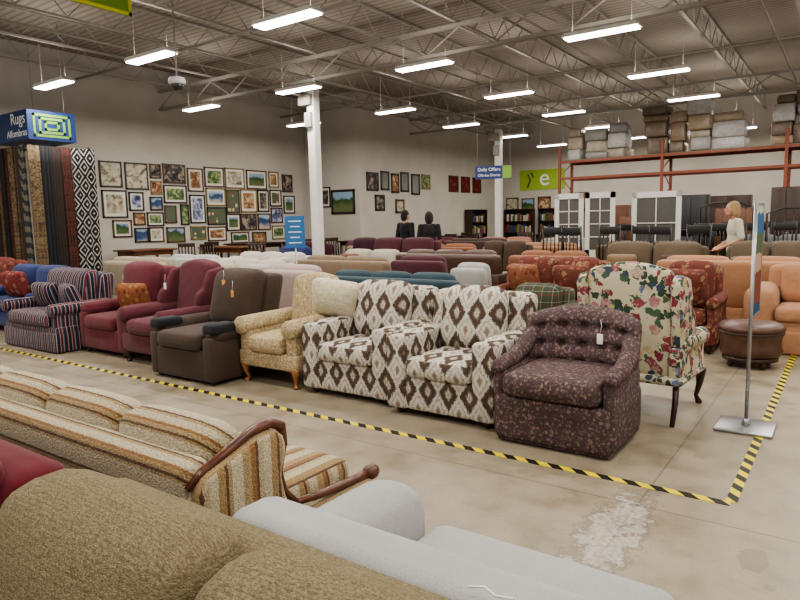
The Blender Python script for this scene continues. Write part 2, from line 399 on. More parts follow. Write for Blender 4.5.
# ---------------------------------------------------------------- tape
def tapemat():
    n=N("hazard_tape");o=n.new("ShaderNodeNewGeometry");s=n.sep(o.outputs["Position"])
    f=n.m('FRACT',n.m('DIVIDE',n.m('ADD',n.m('ADD',s[0],s[1]),50.0),.15))
    return n.fin(n.ramp(f,[(0,C(214,194,40)),(.5,C(34,31,28))]),.45)
TM=tapemat()
thing("floor_tape","black and yellow striped hazard tape along the floor","tape",box(-5.45,3.57,.0015,10.0,.055,.003),TM,smooth=False)
thing("floor_tape","black and yellow striped hazard tape turning back along the aisle","tape",box(-.45,7.4,.0015,.055,7.6,.003),TM,smooth=False)
# ---------------------------------------------------------------- seating
def cab_leg(x,y,h,sx=1,sy=-1):
    P=[(x,y,h),(x+.03*sx,y+.03*sy,h*.8),(x+.025*sx,y+.025*sy,h*.5),(x+.005*sx,y+.005*sy,h*.2),(x+.02*sx,y+.02*sy,h*.06),(x+.025*sx,y+.025*sy,0.002)]
    return tube(P,[.045,.042,.026,.016,.024,.028],10)
def seat(name,label,cat,x,y,rot,w,d,bh,mat,sh=.44,ah=.62,aw=.16,nc=2,arm='box',back='cushion',leg='block',pm=None,legm=None,rec=.16,z0=.09,skirt=False,group=None,bt=.2,q=3,puff=.3,bx=.03,bwf=.9,br=.07):
    r=root(name,label,cat,(x,y,0),rot,group);pm=pm or mat;LM=legm or wood(DKW)
    iw=w-2*aw;ct=.16;fz=sh-ct
    if skirt: z0=.03
    part(r,"frame",rb(0,.01,(z0+fz)/2+.01,w-.03,d-.05,fz-z0+.02,.03,m=2),mat)
    if skirt: part(r,"skirt",rb(0,0,.13,w,d-.02,.24,.02,m=2),mat)
    yb=d/2-bt/2-.03
    def lean(X,Y,Z): return X,Y+(Z)*rec,Z
    def camel(X,Y,Z):
        if Z>0: Z=Z*(1+.12*math.cos(min(1,abs(X)/(w/2))*pi/1.3))
        return X,Y+Z*rec,Z
    bw=w-.04 if arm in('box','none') else iw+aw*bwf
    if back in('wing','camel'): bw=iw+.06
    hb=bh-fz
    part(r,"backrest",rb(0,yb-.02,fz+hb/2-.01,bw,bt,hb,br,(0,.15,0),m=q+(2 if back in('camel','wing') else 0),fn=camel if back in('camel','wing','round') else lean),mat)
    if aw>.05:
        for s in(-1,1):
            ax=s*(w/2-aw/2)
            if arm=='box': g=rb(ax,-.0,(z0+ah)/2,aw,d-.04,ah-z0,.035,(0,0,.04),m=2)
            elif arm=='pad': g=join(rb(ax,0,(z0+ah-.1)/2,aw*.85,d-.06,ah-.1-z0,.04,m=2),rb(ax,-.03,ah-.08,aw*1.1,d*.82,.16,.075,(.1,.03,.15),m=3))
            elif arm=='soft': g=rb(ax,-.02,(z0+ah)/2,aw,d-.06,ah-z0,.1,(.06,.02,.08),m=5)
            elif arm=='roll':
                rr=aw*.52;g=join(rb(ax-s*.01,0,(z0+ah-rr)/2,aw*.72,d-.08,ah-rr-z0,.03,m=2),tube([(ax,-d/2+.0,ah-rr),(ax,-d/2+.02,ah-rr),(ax,d/2-.16,ah-rr+.01),(ax,d/2-.1,ah-rr)],[rr*.86,rr,rr,rr*.7],16))
            else: g=None
            if g: part(r,"armrest",g,mat)
            if back=='wing':
                Y0=d/2-.08;top=bh-.05
                poly=[(Y0-.36,ah-.08),(Y0-.38,ah+.05),(Y0-.34,ah+.14),(Y0-.26,ah+(top-ah)*.45),(Y0-.24,top-.16),(Y0-.17,top-.03),(Y0-.02+.04,top),(Y0+.09,top-.06),(Y0+.02,ah-.08)]
                part(r,"wing",slab(poly,'yz',s*(w/2-aw*.55),.085,.03,3),mat,True)
    cd=d-bt-.03
    for i in range(nc):
        cx=-iw/2+iw/nc*(i+.5)
        part(r,"seat_cushion",rb(cx,-d/2+cd/2-.005,sh-ct/2+.01,iw/nc-.008,cd,ct,.055,(.0,.02,.22),m=q),pm)
    if back=='cushion':
        hc=bh-sh+bx
        for i in range(nc):
            cx=-iw/2+iw/nc*(i+.5)
            part(r,"back_cushion",rb(cx,yb-bt/2-.06,sh+hc/2+.0,iw/nc-.006,.22,hc,.09,(.0,puff,.06),m=q,fn=lean),pm)
    for sx in(-1,1):
        for sy in(-1,1):
            lx,ly=sx*(w/2-.09),sy*(d/2-.1)
            if leg=='block': part(r,"leg",lathe([(.022,.001),(.03,z0*.5),(.034,z0+.01)],lx,ly,8),LM)
            elif leg=='cab':
                if sy<0: part(r,"leg",cab_leg(lx,ly,z0+.05,sx,-1),LM)
                else: part(r,"leg",tube([(lx,ly,z0+.04),(lx,ly+.01,z0*.5),(lx+.01*sx,ly+.06,.001)],[.026,.022,.016],8),LM)
    return r
# first row
IK=ikat()
seat("armchair","brown, taupe and cream ikat patterned armchair with boxy arms","armchair",-2.475,4.36,0,.95,.9,.93,IK,sh=.46,ah=.63,aw=.19,nc=1,z0=.05,rec=.14,q=5)
seat("armchair","matching brown and cream ikat armchair beside the gold chair","armchair",-3.47,4.46,0,.97,.9,.93,IK,sh=.46,ah=.63,aw=.19,nc=1,z0=.05,rec=.14,q=5)
GO=damask(C(160,138,104),C(188,174,144),16)
seat("armchair","gold damask armchair with curved back and carved wooden legs","armchair",-4.4,4.42,0,.8,.86,.98,GO,sh=.46,ah=.64,aw=.17,nc=1,arm='roll',back='camel',leg='cab',z0=.16,legm=wood(LTW),q=4)
p=root("throw_pillow","cream square throw pillow leaning on the gold armchair","pillow",(-3.93,4.5,.8),.35);p.rotation_euler=(.25,.12,.3)
part(p,"pillow_cover",rb(0,0,0,.48,.13,.36,.06,(.0,.9,0),m=6),damask(C(202,195,174),C(188,176,144),14))
BR=plain(C(68,54,46))
b=seat("armchair","chocolate brown overstuffed armchair with dark arm covers","armchair",-5.28,4.22,0,1.0,1.08,1.0,BR,sh=.47,ah=.56,aw=.17,nc=1,arm='pad',back='cushion',z0=.03,q=5,rec=.26,puff=.6)
for s in(-1,1): part(b,"arm_cover",rb(s*.415,-.34,.525,.2,.3,.12,.05,m=3),plain(C(30,30,36)))
RO=plain(C(92,46,54),.18)
seat("armchair","burgundy wing back recliner with plump cushions","armchair",-6.24,4.38,0,.86,.94,1.08,RO,sh=.48,ah=.62,aw=.16,nc=1,arm='roll',back='wing',leg='cab',z0=.12,q=4)
BU=plain(C(98,44,52),.2)
seat("armchair","faded burgundy armchair with rounded arms","armchair",-7.18,4.42,0,.98,.9,1.03,BU,sh=.46,ah=.6,aw=.17,nc=1,arm='pad',back='cushion',z0=.06,q=4)
p=root("throw_pillow","orange and brown patterned throw pillow on the burgundy armchair","pillow",(-7.02,4.36,.66),.3);p.rotation_euler=(.3,0,.35)
part(p,"pillow_cover",rb(0,0,0,.4,.12,.36,.05,(0,.8,0),m=6),floral(C(132,82,52),[C(160,120,72),C(106,56,42)],C(90,70,44),16,.4,24,.3))
nv=C(34,38,60);wh=C(172,167,162);ST=stripes(.14,[(0,nv),(.28,wh),(.33,C(108,40,52)),(.55,wh),(.59,C(70,88,104)),(.68,nv),(.84,C(108,40,52)),(.94,wh)],0)
seat("loveseat","navy, red and white striped loveseat","sofa",-8.4,4.18,0,1.34,.9,.94,ST,sh=.46,ah=.6,aw=.15,nc=1,arm='roll',back='cushion',skirt=True,q=4)
for i,(px,pr) in enumerate(((-8.68,.2),(-8.08,-.25))):
    p=root("throw_pillow","striped throw pillow resting on the striped loveseat","pillow",(px,4.15,.64));p.rotation_euler=(.35,0,pr)
    part(p,"pillow_cover",rb(0,0,0,.42,.12,.34,.05,(0,.8,0),m=5),ST)
BL=plain(C(42,54,100),.2)
seat("sofa","royal blue sofa with scattered pillows","sofa",-10.12,4.6,0,1.9,.9,.92,BL,nc=2,arm='roll',q=3,sh=.46)
p=root("throw_pillow","red print throw pillow on the blue sofa","pillow",(-10.35,4.5,.68));p.rotation_euler=(.3,0,.1)
part(p,"pillow_cover",rb(0,0,0,.5,.14,.4,.05,(0,.8,0),m=5),floral(C(114,50,48),[C(154,104,86),C(100,38,38)],C(106,60,52),12,.4))
seat("armchair","red and rust print armchair beside the rug display","armchair",-11.72,4.72,.1,.95,.9,1.0,floral(C(108,56,50),[C(148,98,78),C(94,44,42)],C(86,62,56),10,.4),nc=1,arm='roll',q=3)
# small tufted dark floral chair
PU=floral(C(76,60,60),[C(140,110,108),C(112,92,94),C(128,112,100),C(96,76,82)],C(104,88,86),42,.44,60,.36,C(72,74,70))
r=root("armchair","small brown and mauve floral chair with button tufted back","armchair",(-1.54,4.17,0),0)
part(r,"frame",rb(0,-.01,.18,.78,.73,.3,.03,(0,0,0),m=4),PU)
part(r,"seat_cushion",rb(0,-.09,.41,.66,.66,.16,.06,(0.02,.03,.16),m=5),PU)
def tb(X,Y,Z):
    z=Z*(1-.24*(X/.4)**2) if Z>0 else Z
    y=Y-.75*X*X+.2*Z
    u=(X/.15);v=(Z+.0)/.13
    if Y<0.03 and abs(X)<.37:
        t=(math.cos(pi*(u+v))*math.cos(pi*(u-v)))
        y+=(.06*max(0,t)**2-.018*max(0,-t))*(1 if abs(Z)<.23 else .4)
    return X,y,z
part(r,"backrest",rb(0,.30,.60,.83,.16,.54,.075,(0,.1,0),m=28,fn=tb),PU)
for s in(-1,1):
    part(r,"armrest",join(tube([(s*.375,-.37,.49),(s*.38,-.34,.51),(s*.38,-.1,.53),(s*.375,.08,.59),(s*.355,.2,.68)],[.04,.052,.056,.06,.06],14),rb(s*.37,-.06,.27,.08,.6,.46,.035,m=2)),PU)
for i in range(5):
    for k in range(3):
        u=(-.3+.15*i if k%2==1 else -.225+.15*i)
        if abs(u)>.31: continue
        z=-.13+.13*k
        part(r,"button",ell((u,.30-.08-.75*u*u+.2*z+.05,.60+z*(1-.1*(u/.38)**2)),(.012,.008,.012),8,6),PU)
part(r,"skirt",rb(0,0,.045,.76,.7,.07,.01,m=2),PU)
# floral wing chair seen from behind
FL=floral(C(188,180,154),[C(142,66,76),C(172,120,122),C(102,112,140),C(148,76,84),C(184,150,142),C(186,170,126),C(130,60,68)],C(72,92,72),11,.46,16,.52,C(62,72,86),.12)
r=seat("wing_chair","cream floral wing chair with red roses and walnut legs","armchair",-1.33,5.16,pi-.06,.84,.74,1.13,FL,sh=.47,ah=.62,aw=.13,nc=1,arm='roll',back='wing',leg='none',z0=.27,rec=.08,q=5,bt=.12,br=.05)
for sx in(-1,1):
    part(r,"leg",cab_leg(sx*.34,-.3,.33,sx,-1),wood(DKW))
    part(r,"leg",tube([(sx*.35,.28,.33),(sx*.36,.33,.16),(sx*.37,.43,.002)],[.026,.022,.017],8),wood(DKW))
# ---------------------------------------------------------------- foreground
TW=tweed(C(146,134,106),C(126,113,86),C(106,94,70))
tw=seat("loveseat","tan and olive tweed loveseat with plump back cushions","sofa",-.84,.42,0,1.6,.9,.92,TW,sh=.45,ah=.52,aw=.16,nc=2,arm='pad',q=9,rec=.10,bt=.16,puff=.6,bx=.05,bwf=0)
RD=plain(C(90,22,32),.2)
seat("sofa","dark red velvet sofa with plump cushions","sofa",-2.74,.5,0,1.9,.88,.83,RD,sh=.44,ah=.56,aw=.1,nc=2,arm='pad',q=6,bx=.04)
GY=plain(C(156,154,152),.06,5,.95,.4,300,.1)
seat("sofa","light grey slipcovered sofa with rounded arms","sofa",-.33,1.37,pi,2.14,.86,.8,GY,sh=.46,ah=.6,aw=.26,nc=2,arm='soft',back='tight',q=7,bt=.17,rec=.06,skirt=True,br=.045)
thing("price_tag","white string price tag lying on the grey sofa back","tag",tube([(-.56,.99,.812),(-.53,1.0,.816),(-.5,.985,.816),(-.47,.995,.816)],.002,6),hard(C(236,236,232),.5))
cr=C(190,178,150);tn=C(164,140,102);bn=C(96,70,50);og=C(146,104,64)
osst=[(0,cr),(.2,tn),(.27,bn),(.32,C(158,130,90)),(.45,cr),(.6,C(180,162,128)),(.7,bn),(.75,og),(.84,tn)]
OS=stripes(.24,osst,0,.95,150,.8,.01)
OH=stripes(.2,[(0,cr),(.26,tn),(.32,bn),(.38,tn),(.5,og),(.58,cr),(.8,tn),(.88,bn),(.93,cr)],2,.95,120,1.0,.014,20.2)
TWD=wood(C(84,46,26),.3)
def seventies(x,w,nc,label):
    r=root("sofa",label,"sofa",(x,1.66,0),pi)
    part(r,"frame",rb(0,0,.23,w-.1,.86,.26,.03,m=2),OS)
    part(r,"backrest",rb(0,.35,.47,w-.1,.15,.5,.06,(0,.1,0),m=5,fn=lambda X,Y,Z:(X,Y+Z*.16,Z)),OH)
    cw=(w-.2)/nc
    for i in range(nc):
        cx=-(w-.2)/2+cw*(i+.5)
        part(r,"back_cushion",rb(cx,.21,.61,cw+.004,.23,.36,.1,(0,.25,.08),m=7,fn=lambda X,Y,Z:(X,Y+Z*.16,Z)),OH)
        part(r,"seat_cushion",rb(cx,-.16,.375,cw-.01,.62,.15,.05,(0,.02,.2),m=4),OS)
    for s in(-1,1):
        X=s*(w/2-.05)
        wing=[(.43,.12),(.43,.62),(.4,.67),(.3,.70),(.16,.745),(.08,.75),(.03,.72),(.02,.66),(.05,.57),(.03,.47),(-.02,.4),(-.02,.12)]
        part(r,"armrest",join(slab(wing,'yz',X,.09,.025,2),rb(X,-.26,.25,.09,.5,.22,.03,m=2)),OS)
        part(r,"wood_trim",tube([(X,.44,.64),(X,.38,.68),(X,.28,.715),(X,.16,.758),(X,.07,.768),(X,.015,.74),(X,.005,.67),(X,.035,.57),(X,.01,.48),(X,-.05,.41)],[.012,.016,.018,.02,.022,.022,.018,.016,.014,.014],10),TWD)
        part(r,"wood_rail",join(tube([(X,-.04,.41),(X,-.2,.39),(X,-.42,.375),(X,-.5,.37)],[.014,.018,.02,.022],10),tube([(X,-.49,.37),(X,-.51,.37),(X,-.54,.37),(X,-.56,.37),(X,-.565,.37)],[.022,.034,.036,.028,.012],14)),TWD)
        part(r,"leg",lathe([(.02,.001),(.035,.05),(.03,.11)],X,-.34,10),TWD);part(r,"leg",lathe([(.02,.001),(.035,.05),(.03,.11)],X,.34,10),TWD)
    return r
seventies(-2.94,2.5,4,"cream, tan, orange and brown striped sofa with carved wooden trim")
# ---------------------------------------------------------------- right side
HB=hard(C(80,54,42),.4,0,.5,.3)
r=root("hassock","round brown leather hassock on a dark wooden base","footstool",(-.78,7.1,0))
part(r,"body",lathe([(.2,.11),(.26,.12),(.285,.17),(.27,.22),(.275,.3),(.29,.34),(.29,.36)],0,0,28),HB)
part(r,"top_cushion",lathe([(.28,.355),(.3,.37),(.3,.4),(.27,.43),(.16,.445),(.02,.45)],0,0,28),HB)
part(r,"trim_band",lathe([(.288,.335),(.297,.345),(.288,.356)],0,0,28),hard(C(60,36,26),.4))
part(r,"wooden_base",lathe([(.22,.06),(.25,.07),(.25,.11),(.2,.12)],0,0,28),wood(DKW))
for a in range(4): part(r,"leg",lathe([(.015,.001),(.035,.03),(.025,.08)],.2*math.cos(a*pi/2+.7),.2*math.sin(a*pi/2+.7),10),wood(DKW))
OR=plain(C(168,124,94),.14,4,.92,.9)
seat("sofa","peach tan slipcovered sofa with soft draped arms","sofa",.25,8.25,0,2.4,.95,.92,OR,sh=.5,ah=.7,aw=.3,nc=1,arm='soft',back='cushion',skirt=True,q=6,puff=.4)
seat("sofa","faded peach slipcovered sofa seen from behind","sofa",-1.25,9.2,pi,1.9,.86,.94,OR,nc=2,arm='soft',skirt=True,q=4,sh=.48)
RF=floral(C(100,52,44),[C(138,86,66),C(118,60,50),C(150,120,88)],C(82,64,46),13,.42,24,.3)
seat("armchair","rust red floral armchair with loose pillow back","armchair",-1.5,7.8,0,.74,.82,.94,RF,nc=1,arm='roll',q=4,sh=.46,aw=.12)
seat("sofa","rust and orange print sofa with patterned cushions","sofa",-3.2,7.95,0,1.5,.9,.95,RF,nc=2,arm='roll',q=4)
seat("armchair","dark green plaid armchair","armchair",-2.7,6.2,0,.84,.85,.78,plaid(C(58,70,56),C(108,62,52),C(150,142,122),.11),nc=1,arm='roll',q=4)
# sign stand
r=root("sign_stand","chrome floor stand with square base holding a poster","sign stand",(-.55,4.96,0))
CH=hard(C(160,160,162),.32,.8,.5,.04)
part(r,"base",rb(0,0,.012,.36,.36,.022,.008,m=2),CH)
part(r,"pole",join(tube([(0,0,.02),(0,0,1.58)],.0125,12),tube([(.0,0,.02),(0,0,.07)],[.03,.018],12)),CH)
part(r,"poster_frame",join(box(.0,.23,1.57,.014,.43,.012),box(.0,.23,.78,.014,.43,.012),box(.0,.018,1.175,.014,.01,.8),box(.0,.442,1.175,.014,.01,.8)),CH,False)
def poster():
    n=N("poster_print");uv=n.uv();z=n.m('ADD',uv[2],n.m('MULTIPLY',n.noise(9,3,uv[0]),.12))
    c=n.ramp(n.m('SUBTRACT',z,.8),[(0,C(52,84,112)),(.12,C(130,74,60)),(.34,C(180,148,124)),(.48,C(90,104,76)),(.62,C(66,104,140)),(.76,C(190,186,178))])
    return n.fin(c,.9,spec=.05)
part(r,"poster",box(.0,.23,1.175,.006,.41,.775),poster(),False)
# ---------------------------------------------------------------- background seating
def P(r,g,b):
    m_=(r+g+b)/3;k=.8
    return plain(C(*(int(m_+(v-m_)*k)*.93 for v in (r,g,b))),.14)
bg=[
("sofa","tan linen sofa",-10.0,6.6,pi,1.9,.93,P(168,150,124),2,'roll'),
("sofa","cream sofa with soft pillows",-7.9,6.75,0,1.9,.9,P(196,188,172),3,'pad'),
("loveseat","pale pink and white loveseat",-6.3,6.6,pi,1.15,.88,P(186,164,156),1,'roll'),
("sofa","long dusty teal sofa",-4.6,6.5,pi,2.1,.84,P(48,72,84),3,'box'),
("sofa","off white slipcovered sofa",-11.0,8.45,pi,1.8,.86,P(198,194,186),2,'roll'),
("sofa","ivory sofa with loose cushions",-9.0,8.3,0,2.0,.92,P(204,196,182),3,'pad'),
("sofa","beige sofa",-6.85,8.3,pi,2.0,.9,P(140,116,92),2,'box'),
("loveseat","maroon loveseat",-5.25,8.2,pi,1.1,.93,P(86,36,48),1,'pad'),
("loveseat","light grey skirted loveseat",-4.4,8.2,pi,.58,.84,P(170,168,160),1,'none'),
("sofa","dark maroon sofa",-7.75,10.88,0,1.8,1.1,P(84,36,46),2,'pad'),
("sofa","cream velvet sofa",-7.6,9.6,0,1.6,.92,P(180,170,150),2,'box'),
("sofa","brown leather sofa",-5.7,9.75,pi,2.1,.94,hard(C(74,52,40),.4),3,'box'),
("sofa","burnt sienna sofa",-3.8,9.7,pi,1.4,.94,P(152,96,64),2,'box'),
("sofa","long brown velour sofa",-2.6,10.5,0,1.75,1.03,P(104,88,66),2,'pad'),
("sofa","matching brown velour sofa",-.7,10.3,0,1.85,1.05,P(104,88,66),3,'pad'),
("sofa","burnt orange sofa",-7.6,12.7,pi,1.9,.92,P(152,94,64),2,'roll'),
("sofa","long orange tweed sofa",-5.4,12.6,pi,2.2,.95,P(160,110,76),3,'box'),
("sofa","olive brown sofa",-3.1,12.7,pi,2.0,.98,P(102,84,62),2,'box'),
("sofa","taupe sofa",-.9,12.7,pi,2.0,.98,P(110,92,74),3,'box'),
("sofa","maroon sofa",-10.2,12.9,0,1.9,.95,P(92,34,44),3,'box'),
("sofa","grey plaid sofa",-5.6,15.1,0,2.0,.95,plaid(C(154,148,138),C(104,100,98),C(90,70,60),.2),2,'roll'),
("sofa","dark brown sofa",-7.8,14.7,pi,1.9,.98,P(74,54,44),2,'box'),
("sofa","deep red sofa",-10.0,14.8,0,2.0,.98,P(104,34,42),3,'box'),
("loveseat","black leather loveseat",-3.4,15.6,0,1.4,1.0,hard(C(34,32,34),.35),2,'pad'),
("sofa","grey sofa",-1.3,15.5,0,2.0,1.0,P(112,110,112),2,'pad'),
("sofa","salmon pink sofa",-7.9,16.5,pi,1.8,.95,P(160,106,86),2,'roll'),
("sofa","burgundy sofa",-10.2,16.5,pi,1.9,.95,P(94,32,42),2,'box'),
("loveseat","rust brown loveseat",-6.0,16.1,pi,1.3,.95,P(116,70,50),2,'roll'),
("armchair","navy recliner",1.2,10.6,0,1.0,1.1,P(40,48,80),1,'pad'),
("armchair","bright red armchair",-11.75,16.6,0,.9,.95,P(146,34,38),1,'box'),
("loveseat","royal blue loveseat",-10.35,10.3,0,1.2,.94,P(42,54,112),2,'box'),
("armchair","dark plum recliner",-9.3,11.6,.2,.95,1.08,P(64,30,42),1,'pad'),
("loveseat","brown loveseat",-5.6,11.3,0,1.2,1.02,P(80,58,44),2,'pad'),
("sofa","burgundy leather sofa",-12.0,12.65,0,1.3,.95,P(76,28,36),2,'pad'),
]
for (n_,lb,x,y,ro_,w_,bh_,mt,nc_,ar) in bg:
    seat(n_,lb+" among the rows of used furniture",{"armchair":"armchair"}.get(n_,"sofa"),x,y,ro_,w_,.9,bh_,mt,nc=nc_,arm=ar,q=3,sh=.45,ah=.62,puff=.45,bx=.05,aw=.04 if ar=='none' else .16)
pc=[(-8.5,6.65,P(206,202,192)),(-7.9,6.6,P(186,172,150)),(-7.3,6.65,P(196,180,170)),(-9.6,8.2,P(210,204,196)),(-9.0,8.2,P(188,174,154)),(-8.4,8.2,P(204,188,180)),(-3.55,7.85,floral(C(128,80,58),[C(150,112,78),C(104,52,42)],C(82,70,50),15,.4)),(-2.9,7.85,RF),(-1.5,7.65,RF),(-3.0,10.4,P(140,112,80)),(-2.2,10.4,P(90,60,46)),(-10.5,12.8,P(150,124,98)),(-7.9,9.5,P(120,70,56)),(-1.2,10.2,P(120,100,72)),(-.4,10.2,P(80,62,46))]
for x,y,mt in pc:
    p=root("throw_pillow","square throw pillow resting on a sofa seat","pillow",(x,y,.7),0,"loose sofa pillows");p.rotation_euler=(.3,0,random.uniform(-.3,.3))
    part(p,"pillow_cover",rb(0,0,0,.46,.14,.42,.05,(0,.8,0),m=4),mt)
# ---------------------------------------------------------------- tables and dining chairs
def table(x,y,rot,w,d,col,h=.75,label="dark wooden table standing among dining chairs"):
    r=root("table",label,"table",(x,y,0),rot);W=wood(col,.3)
    part(r,"table_top",rb(0,0,h-.02,w,d,.04,.012,m=2),W);part(r,"apron",rb(0,0,h-.09,w-.16,d-.16,.1,.01,m=1),W)
    for a in(-1,1):
        for b_ in(-1,1): part(r,"leg",lathe([(.02,.001),(.028,.1),(.02,.2),(.032,.45),(.035,h-.04)],a*(w/2-.1),b_*(d/2-.1),8),W)
    return r
def dchair(x,y,rot,col,label="dark wooden dining chair with slatted back",z=0):
    r=root("dining_chair",label,"chair",(x,y,z),rot,"dining chairs");W=wood(col,.35)
    part(r,"seat",rb(0,0,.45,.44,.42,.05,.02,m=2),W)
    part(r,"backrest",join(tube([(-.19,.19,.45),(-.2,.26,1.06)],.02,6),tube([(.19,.19,.45),(.2,.26,1.06)],.02,6),rb(0,.255,1.01,.42,.03,.1,.012,m=1),*[box(-.12+.08*i,.225,.74,.04,.015,.54) for i in range(4)]),W)
    for a in(-1,1):
        for b_ in(-1,1): part(r,"leg",tube([(a*.18,b_*.17,.44),(a*.19,b_*.2,.002)],[.02,.016],6),W)
    return r
table(-13.7,8.9,pi/2,1.2,.8,MDW,.98,"brown wooden side table below the framed pictures");table(-12.6,10.5,.1,1.4,.8,MDW,.98,"brown wooden table below the framed pictures")
table(-13.7,12.3,pi/2,1.5,.9,DKW,1.0,"tall dark wooden table below the framed pictures");table(-13.6,14.2,pi/2,1.3,.9,MDW,.98,"brown wooden dining table near the corner")
table(-11.7,14.5,0,1.1,.8,DKW,.98);table(-11.3,19.2,0,1.5,.9,DKW,.98);table(-8.0,20.6,0,1.6,.9,DKW,.98);table(-5.6,20.6,0,1.6,.9,BLK,.98,"black painted table near the rear wall")
c0=dchair(-12.6,13.6,1.4,DKW)
for x,y,a in [(-12.7,14.6,1.2),(-12.6,11.5,1.5),(-14.0,10.9,.4),(-13.8,10.2,1.2),(-12.6,9.6,.2),(-11.5,10.4,.9),(-10.15,19.3,1.5),(-11.2,20.2,3.0),(-12.0,18.2,.2),(-7.2,19.6,.3),(-8.2,19.6,0),(-9.2,20.6,1.5),(-6.4,19.6,0),(-5.4,19.6,.2),(-4.3,20.4,-1.5),(-7.4,21.6,3),(-8.4,21.6,3.1),(-5.5,21.6,3.1),(-8.5,19.0,.5),(-7.6,18.4,.1),(-10.8,18.0,.2),(-11.4,18.0,.5),(-10.1,18.2,.1)]:
    copytree(c0,(x,y,0),a)
# ---------------------------------------------------------------- signs
BLUE=hard(C(28,52,104),.5);GRN=hard(C(118,158,58),.5);WHT=hard(C(232,232,230),.5);YEL=hard(C(206,206,70),.5)
r=root("rug_department_sign","blue box sign with white lettering over the rugs","sign",(-13.22,6.35,3.16))
part(r,"sign_box",box(0,0,.27,1.4,.9,.54),BLUE,False)
text(r,"Rugs",.3,WHT,(.64,-.455,.39),0,ax='RIGHT');text(r,"Alfombras",.19,WHT,(.67,-.455,.13),0,ax='RIGHT')
def rings(w,h,ax):
    gs=[]
    for i in range(3):
        W_,H_=w-i*w*.3,h-i*h*.3;t=w*.06
        for s in(-1,1):
            gs.append((0,s*(H_/2-t/2),W_,t));gs.append((s*(W_/2-t/2),0,t,H_))
    return join(*[box(0,a,b_,.006,c_,d_) for a,b_,c_,d_ in gs])
g=rings(.7,.42,'x');part(r,"green_emblem",([(v[0]+.703,v[1],v[2]+.27) for v in g[0]],g[1]),GRN,False)
part(r,"hanging_wire",tube([(.6,.3,.53),(.6,.3,2.2)],.006,5),STL);part(r,"hanging_wire",tube([(-.6,.3,.53),(-.6,.3,2.2)],.006,5),STL)
r=root("hanging_sign","green panel sign with yellow border hung from the ceiling","sign",(-7.2,4.2,4.0),pi/2)
part(r,"sign_panel",box(0,0,.3,1.0,.03,.6),GRN,False)
part(r,"sign_border",join(box(0,-.018,.02,1.0,.008,.04),box(.48,-.018,.3,.04,.008,.6),box(-.48,-.018,.3,.04,.008,.6),box(0,-.018,.58,1.0,.008,.04)),YEL,False)
part(r,"hanging_wire",tube([(.4,0,.6),(.4,0,1.3)],.006,5),STL)
r=root("hanging_sign","blue hanging sign with white lettering and a green end","sign",(-7.35,14.45,2.5),.35)
part(r,"sign_panel",box(0,0,.16,.9,.03,.32),BLUE,False);part(r,"green_end",box(.33,-.018,.16,.22,.01,.3),GRN,False)
text(r,"Daily Offers",.115,WHT,(-.11,-.018,.23),0);text(r,"Ofertas Diarias",.09,WHT,(-.11,-.018,.09),0)
part(r,"hanging_wire",tube([(.4,0,.32),(.4,0,2.7)],.006,5),STL);part(r,"hanging_wire",tube([(-.4,0,.32),(-.4,0,2.7)],.006,5),STL)
r=root("easel_sign","small blue notice board on a floor stand","sign",(-7.24,7.35,0),.75)
part(r,"notice_board",box(0,0,1.37,.31,.02,.5),hard(C(40,98,148),.5),False)
part(r,"board_stand",join(tube([(0,.02,0.01),(0,.02,1.3)],.012,8),box(0,.02,.01,.24,.24,.02)),CH)
part(r,"white_lines",join(*[box(0,-.012,1.54-.085*i,.2-.05*(i%2),.004,.014) for i in range(5)]),WHT,False)
r=root("security_camera","pale dome security camera on a drop pole","camera",(-7.62,5.6,3.38))
part(r,"mounting_pole",tube([(0,0,.13),(0,0,1.7)],.012,8),STL);part(r,"camera_housing",lathe([(.02,.14),(.1,.12),(.115,.08),(.115,.045),(.09,.03)],0,0,20),hard(C(186,184,180),.5))
part(r,"camera_dome",lathe([(.085,.035),(.08,0),(.055,-.04),(.02,-.05)],0,0,20),hard(C(50,50,54),.15))
# ---------------------------------------------------------------- rugs
cols=[damask(C(86,62,46),C(50,38,32),8),hard(C(46,36,30),.9),damask(C(110,88,64),C(80,62,48),10),plain(C(38,33,32)),damask(C(88,50,42),C(50,36,32),9),damask(C(120,102,78),C(76,62,48),7),plain(C(66,52,42)),zigzag(C(54,60,66),C(112,106,94),.3,.2),plain(C(32,32,36)),damask(C(78,66,50),C(46,42,38),8)]
DKM=hard(C(52,50,50),.5)
r=root("rug_rack","dark steel rail rack that carries the hanging rugs","rack",(-13.3,6.53,0))
part(r,"rail",tube([(-.8,-.6,2.98),(.7,-.6,2.98),(.7,.6,2.98),(-.8,.6,2.98)],.025,8),DKM)
for a in(-1,1):
    for b_ in(-1,1): part(r,"post",tube([(a*.66,b_*.56,0),(a*.66,b_*.56,3.1)],.03,8),DKM)
def drape(w,h,t,ph):
    V=[];F=[];n=14
    for z in range(9):
        for i in range(n+1):
            x=-w/2+w*i/n;V.append((x,.02*math.sin(i*1.4+ph)*(1-z/12),h*z/8))
    m_=len(V)
    V+=[(a,b_+t,c_) for a,b_,c_ in V]
    for z in range(8):
        for i in range(n):
            a=z*(n+1)+i;F.append([a,a+1,a+n+2,a+n+1]);F.append([m_+a,m_+a+n+1,m_+a+n+2,m_+a+1])
        for i in(0,n):
            a=z*(n+1)+i;F.append([a,a+n+1,m_+a+n+1,m_+a])
    for i in range(n):
        F.append([i,m_+i,m_+i+1,i+1]);a=8*(n+1)+i;F.append([a,a+1,m_+a+1,m_+a])
    return V,F
for i in range(8):
    thing("hanging_rug","woven rug in dark and earthy tones hanging from the rack","rug",drape(.2,2.6,.03,i),cols[i%len(cols)],(-14.1+.2*i,5.84-(.03 if i%2 else 0),.45),0,"hanging rugs")
